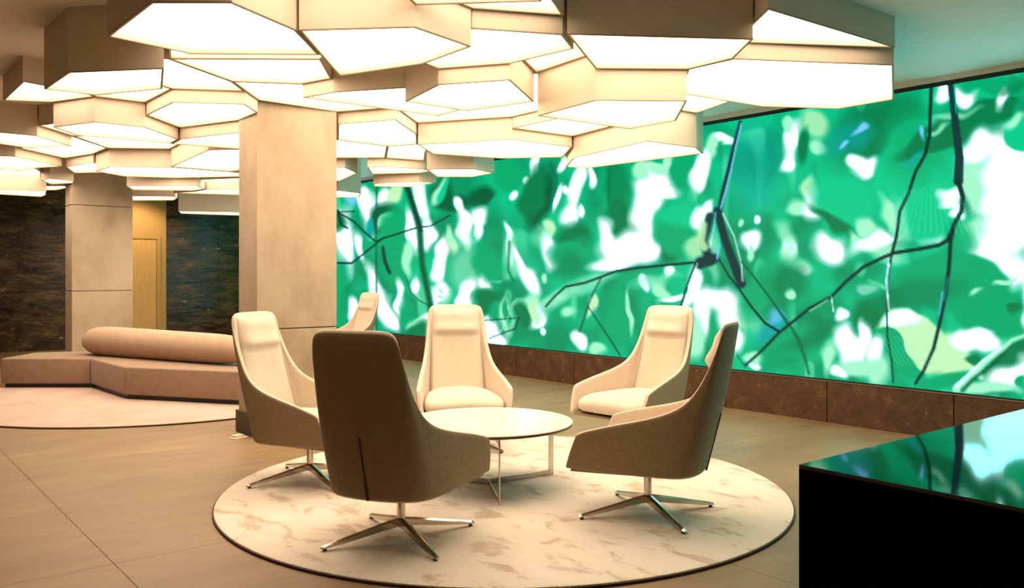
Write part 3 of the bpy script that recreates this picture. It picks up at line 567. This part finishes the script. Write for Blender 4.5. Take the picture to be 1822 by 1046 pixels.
# ------------------------------------------------------------------ armchairs
def lerp(a, b, t): return a + (b - a) * t
BOT = [(0, -.345, .27), (.11, -.338, .27), (.20, -.315, .27), (.258, -.275, .271), (.290, -.225, .273), (.307, -.155, .277), (.320, -.07, .28), (.333, .05, .285), (.344, .18, .291), (.352, .32, .297), (.3545, .385, .30), (.355, .398, .301)]
TOP = [(0, -.530, 1.155), (.11, -.524, 1.155), (.205, -.505, 1.152), (.248, -.489, 1.12), (.257, -.435, .97), (.279, -.36, .79), (.306, -.262, .672), (.338, -.07, .612), (.364, .12, .572), (.383, .265, .532), (.387, .312, .515), (.387, .322, .500)]
def shell_bm():
    bm = bmesh.new(); cols = []
    nvv = 9
    idx = list(range(-11, 12))
    for i in idx:
        s = -1 if i < 0 else 1; b = BOT[abs(i)]; t = TOP[abs(i)]
        col = []
        for j in range(nvv):
            v = j / (nvv - 1)
            bul = math.sin(math.pi * v) * .022
            k = 1 - abs(i) / 11
            x = lerp(b[0], t[0], v) + (0.006 if abs(i) > 4 else .012) * math.sin(math.pi * v) * (abs(i) > 1)
            y = lerp(b[1], t[1], v ** 1.12) - bul * k
            z = lerp(b[2], t[2], v)
            col.append(bm.verts.new((s * x if i else 0, y, z)))
        cols.append(col)
    for a, b in zip(cols, cols[1:]):
        for j in range(nvv - 1): bm.faces.new((a[j], b[j], b[j + 1], a[j + 1]))
    return bm
def back_y(z):        # inner face of the back along the middle
    v = (z - .27) / .89
    return lerp(-.345, -.530, max(v, 0) ** 1.12) - .022 * math.sin(math.pi * min(max(v, 0), 1)) + .042
def make_chair():
    t = thing('swivel_armchair', '', 'armchair')
    bm = shell_bm()
    sh = obj('shell', bm, [M['taupe'], M['cream']], t, True)
    # make normals face outward (away from the sitter)
    me = sh.data; f = min(me.polygons, key=lambda p: p.center.y)
    if f.normal.y > 0:
        me.flip_normals()
    so = sh.modifiers.new('thickness', 'SOLIDIFY'); so.thickness = .036; so.offset = -1; so.material_offset = 1; so.material_offset_rim = 1
    ss = sh.modifiers.new('smooth', 'SUBSURF'); ss.levels = 2; ss.render_levels = 2
    # underside panel
    bm = bmesh.new(); pts = [(-b[0] * .93, b[1] * .93) for b in BOT[:0:-1]] + [(b[0] * .93, b[1] * .93) for b in BOT]
    prism(bm, pts, .285, .30); obj('underside', bm, M['taupe'], t)
    # seat cushion
    def seat(p):
        yv = (p.y + .36) / .72
        x = p.x * lerp(.82, 1.02, yv)
        z = p.z + .03 * (1 - (p.x / .34) ** 2) * (1 if p.z > 0 else .2) - (.035 * max(0, (yv - .72) / .28) ** 2 if p.z > 0 else 0)
        return Vector((x, p.y + .06, z + .375))
    bm = bmesh.new(); sellip(bm, .328, .360, .075, .42, .55, 48, 20, seat)
    obj('seat_cushion', bm, M['cream'], t, True)
    # back cushion and head pad
    bm = bmesh.new(); nu, nv = 18, 34; rows = []; offs = {}
    for j in range(nv + 1):
        v = j / nv; z = lerp(.40, 1.128, v); hw = lerp(.232, .210, min(1, max(0, (z - .45) / .65)))
        row = []
        for i in range(nu + 1):
            u = -1 + 2 * i / nu
            e = 1 - abs(u) ** 4
            th = .062 * e * (1 - max(0, (v - .9) / .1) ** 2 * .8)
            # crease at the lower edge of the head pad
            zc = .905
            c = max(0, 1 - (abs(u) / .93) ** 10)
            if z >= zc: th += .030 * c * math.exp(-((z - zc - .035) / .055) ** 2)
            th -= .030 * c * math.exp(-((z - zc) / .010) ** 2)
            off = .062 * abs(u) ** 2.4 * (1 - v) + .018 * abs(u) ** 3; yy = back_y(z) + th + off - .006 * (1 - e)
            row.append(bm.verts.new((u * hw, yy, z))); offs[(j, i)] = off
        rows.append(row)
    back = [[bm.verts.new((vv.co.x * .98, back_y(vv.co.z) - .010 + offs[(jj, ii)], vv.co.z)) for ii, vv in enumerate(r)] for jj, r in enumerate(rows)]
    for a, b in zip(rows, rows[1:]):
        for i in range(nu): bm.faces.new((a[i], a[i + 1], b[i + 1], b[i]))
    for a, b in zip(back, back[1:]):
        for i in range(nu): bm.faces.new((a[i], b[i], b[i + 1], a[i + 1]))
    for i in range(nu):
        bm.faces.new((rows[0][i], back[0][i], back[0][i + 1], rows[0][i + 1])); bm.faces.new((rows[-1][i], rows[-1][i + 1], back[-1][i + 1], back[-1][i]))
    for j in range(nv):
        bm.faces.new((rows[j][0], rows[j + 1][0], back[j + 1][0], back[j][0])); bm.faces.new((rows[j][-1], back[j][-1], back[j + 1][-1], rows[j + 1][-1]))
    obj('back_cushion', bm, M['cream'], t, True)
    # zip up the rear
    bm = bmesh.new(); pr = []
    for z in np.linspace(.285, .62, 9):
        v = (z - .27) / .89; yy = lerp(-.345, -.530, v ** 1.12) - .022 * math.sin(math.pi * v)
        pr.append((yy, z))
    for (ya, za), (yb, zb) in zip(pr, pr[1:]):
        wa = .006 if za < .40 else .0025; wb_ = .006 if zb < .40 else .0025
        a = [bm.verts.new((s * wa, ya - o, za)) for s in (-1, 1) for o in (-.006, .0035)]
        b = [bm.verts.new((s * wb_, yb - o, zb)) for s in (-1, 1) for o in (-.006, .0035)]
        for p_ in ((0, 1, 3, 2),):
            pass
        bm.faces.new((a[1], a[3], b[3], b[1])); bm.faces.new((a[0], b[0], b[2], a[2])); bm.faces.new((a[0], a[1], b[1], b[0])); bm.faces.new((a[2], b[2], b[3], a[3]))
    obj('zip', bm, M['zip'], t)
    # pedestal
    bm = bmesh.new(); cyl(bm, (0, 0, .085), (0, 0, .292), .0235, n=28); obj('pole', bm, M['chrome'], t, False)
    bm = bmesh.new(); cyl(bm, (0, 0, .066), (0, 0, .112), .031, .0245, 28); obj('hub', bm, M['chrome'], t)
    for q_ in range(4):
        bm = bmesh.new(); L = .447
        secs = [(.015, .112, .064, .021), (.10, .097, .055, .020), (.25, .066, .032, .018), (.40, .036, .012, .0145), (.43, .030, .009, .0135), (L, .022, .010, .011)]
        rr = []
        for x, zt, zb_, hw in secs:
            mid = (zt + zb_) / 2
            rr.append([bm.verts.new((x, yy, z)) for yy, z in ((-hw, zb_ + .004), (0, zb_ - .001), (hw, zb_ + .004), (hw, zt - .008), (0, zt), (-hw, zt - .008))])
        for a, b in zip(rr, rr[1:]):
            for i in range(6): bm.faces.new((a[i], a[(i + 1) % 6], b[(i + 1) % 6], b[i]))
        bm.faces.new(rr[0][::-1]); bm.faces.new(rr[-1])
        l = obj('leg', bm, M['chrome'], t); l.rotation_euler = (0, 0, q_ * math.pi / 2)
        bm = bmesh.new(); cyl(bm, (.425, 0, 0), (.425, 0, .012), .011, n=12); obj('glide', bm, M['rubber'], l)
    return t
def copy_tree(o, parent=None):
    c = o.copy(); C.objects.link(c)
    if parent: c.parent = parent
    for ch in o.children: copy_tree(ch, c)
    return c
def place(o, x, d, fx, fd, star, label, z=RZ):
    X, Y = R(x, d); a = R(fx, fd)
    rz = math.atan2(a[1], a[0]) - math.pi / 2
    o.location = (X, Y, z); o.rotation_euler = (0, 0, rz); o['label'] = label; o['group'] = 'swivel armchairs of the lounge'
    s = R(math.cos(math.radians(star)), math.sin(math.radians(star)))
    base = math.atan2(s[1], s[0]) - rz
    k = 0
    for ch in o.children:
        if ch.name.startswith('leg'):
            ch.rotation_euler = (0, 0, base + k * math.pi / 2); k += 1
proto = make_chair()
chairs = [
 (-.60, 4.62, .36, .93, 31, 'cream swivel armchair in front, its dark taupe back turned to the viewer', RZ),
 (.81, 5.10, -.93, .40, 18, 'cream swivel armchair at right front, seen from its side, back towards the black counter', RZ),
 (-1.40, 5.93, .93, -.37, 36, 'cream swivel armchair at left, in front of the big concrete column, facing right', RZ),
 (-.42, 7.05, .16, -.99, -38, 'cream swivel armchair behind the round table, facing the viewer', RZ),
 (1.0, 6.95, -.72, -.69, 25, 'cream swivel armchair at right rear before the screen plinth, facing left', RZ),
 (-2.40, 12.0, -.74, -.67, 20, 'distant pale armchair back seen past the big column and the front armchair', RZ),
]
srcs = [proto]
for i in range(1, len(chairs)): srcs.append(copy_tree(proto))
for o, (x, d, fx, fd, st, lab, z) in zip(srcs, chairs): place(o, x, d, fx, fd, st, lab, z)

# ------------------------------------------------------------------ round table
TX, TD = -.16, 5.78
X, Y = R(TX, TD)
t = thing('round_coffee_table', 'low round coffee table with cream top and thin chrome blade legs', 'table', (X, Y, RZ))
bm = bmesh.new(); lathe(bm, [(.555, .409), (.567, .413), (.570, .427)], 128); obj('table_edge', bm, M['table_edge'], t)
bm = bmesh.new(); lathe(bm, [(.570, .427), (.570, .432), (.567, .434)], 128); obj('tabletop', bm, M['tabletop'], t)
for k, deg in enumerate((-81, 33, 154)):
    g = math.radians(deg); a = R(math.cos(g), math.sin(g)); rz = math.atan2(a[1], a[0])
    bm = bmesh.new(); box(bm, .50, .54, -.004, .004, 0, .405, .001); box(bm, 0.0, .50, -.004, .004, 0, .038, .001); box(bm, 0.0, .50, -.004, .004, .37, .409, .001)
    l = obj('leg', bm, M['chrome'], t); l.rotation_euler = (0, 0, rz)

# ------------------------------------------------------------------ sofa
OUT = [(-6.38, 10.66), (-5.26, 10.66), (-4.40, 9.70), (-2.97, 9.25), (-2.25, 9.18), (-2.15, 10.1), (-3.5, 10.65), (-4.6, 11.3), (-5.7, 11.75), (-6.42, 11.5)]
sofa = thing('modular_sofa', 'low angular brown fabric sofa on the blush rug at left', 'sofa', (*R(-4.4, 10.6), RZ))
ox, oy = R(-4.4, 10.6)
def ploc(pts): 
    r = [(R(*p)[0] - ox, R(*p)[1] - oy) for p in pts]
    return r if area2(r) > 0 else r[::-1]
MODS = [[(-6.38, 10.66), (-5.26, 10.66), (-5.35, 11.74), (-5.7, 11.75), (-6.42, 11.5)],
        [(-5.26, 10.66), (-4.40, 9.70), (-3.95, 10.95), (-4.6, 11.3), (-5.35, 11.74)],
        [(-4.40, 9.70), (-2.97, 9.25), (-2.25, 9.18), (-2.15, 10.1), (-3.5, 10.65), (-3.95, 10.95)]]
for m_ in MODS:
    bm = bmesh.new(); prism(bm, inset(ploc(m_), .003), .05, .365)
    bmesh.ops.bevel(bm, geom=bm.edges[:], offset=.02, segments=3, affect='EDGES', profile=.5)
    obj('seat_module', bm, M['sofa'], sofa, True)
bm = bmesh.new(); prism(bm, inset(ploc(OUT), .04), 0, .06); obj('plinth', bm, M['frame_black'], sofa)
A = Vector((*ploc([(-5.45, 11.28), (0, 0), (1, 1)])[0], 0)); 
p0 = R(-5.62, 11.32); p1 = R(-3.02, 9.78)
p0 = Vector((p0[0] - ox, p0[1] - oy, 0)); p1 = Vector((p1[0] - ox, p1[1] - oy, 0))
ln = (p1 - p0).length
def bol(p):
    k = p.x / (ln / 2)
    r = lerp(1.06, .92, (k + 1) / 2)
    return Vector((p.x, p.y * r * 1.02, p.z * r))
bm = bmesh.new()
ns, na = 40, 36; rings = []
for i in range(ns + 1):
    k = -1 + 2 * i / ns; x = k * ln / 2
    e = max(0.0, 1 - abs(k) ** 9) ** .42
    r = .185 * e * lerp(1.08, .92, (k + 1) / 2)
    if i in (0, ns): r = .02
    wr = .0025 * math.sin(k * 60) * math.exp(-((k + .2) / .18) ** 2)
    rings.append([bm.verts.new((x, (r + wr) * math.cos(2 * math.pi * j / na) * 1.05, (r + wr) * math.sin(2 * math.pi * j / na))) for j in range(na)])
for a, b in zip(rings, rings[1:]):
    for j in range(na): bm.faces.new((a[j], a[(j + 1) % na], b[(j + 1) % na], b[j]))
bm.faces.new(rings[0][::-1]); bm.faces.new(rings[-1])
bo = obj('back_bolster', bm, M['bolster'], sofa, True)
mid = (p0 + p1) / 2; bo.location = (mid.x, mid.y, .365 + .178); bo.rotation_euler = (0, 0, math.atan2(p1.y - p0.y, p1.x - p0.x))

# ------------------------------------------------------------------ reception counter
DX, DY, DZ = 1.033, .661, 1.19
t = thing('reception_counter', 'black reception counter with a mirror-polished top at right', 'counter', (DX, DY, 0))
obj('body', boxbm(0, 2.6, -2.6, 0, 0, DZ - .005, bev=.001), M['desk_side'], t)
obj('countertop', boxbm(0, 2.6, -2.6, 0, DZ - .005, DZ, bev=.0008), M['desk_top'], t)
# ------------------------------------------------------------------ socket plate on the floor by the column
d_ = H * F / (779 - HY); x_ = (424 - CX) / F * d_
t = thing('floor_socket', 'small off-white socket plate on the floor by the big column base', 'socket', (*R(x_, d_), 0), .3)
obj('plate', boxbm(-.07, .07, -.05, .05, 0, .008, bev=.002), M['paper'], t)
obj('lid', boxbm(-.05, .035, -.035, .035, .008, .03, bev=.003), M['paper'], t)
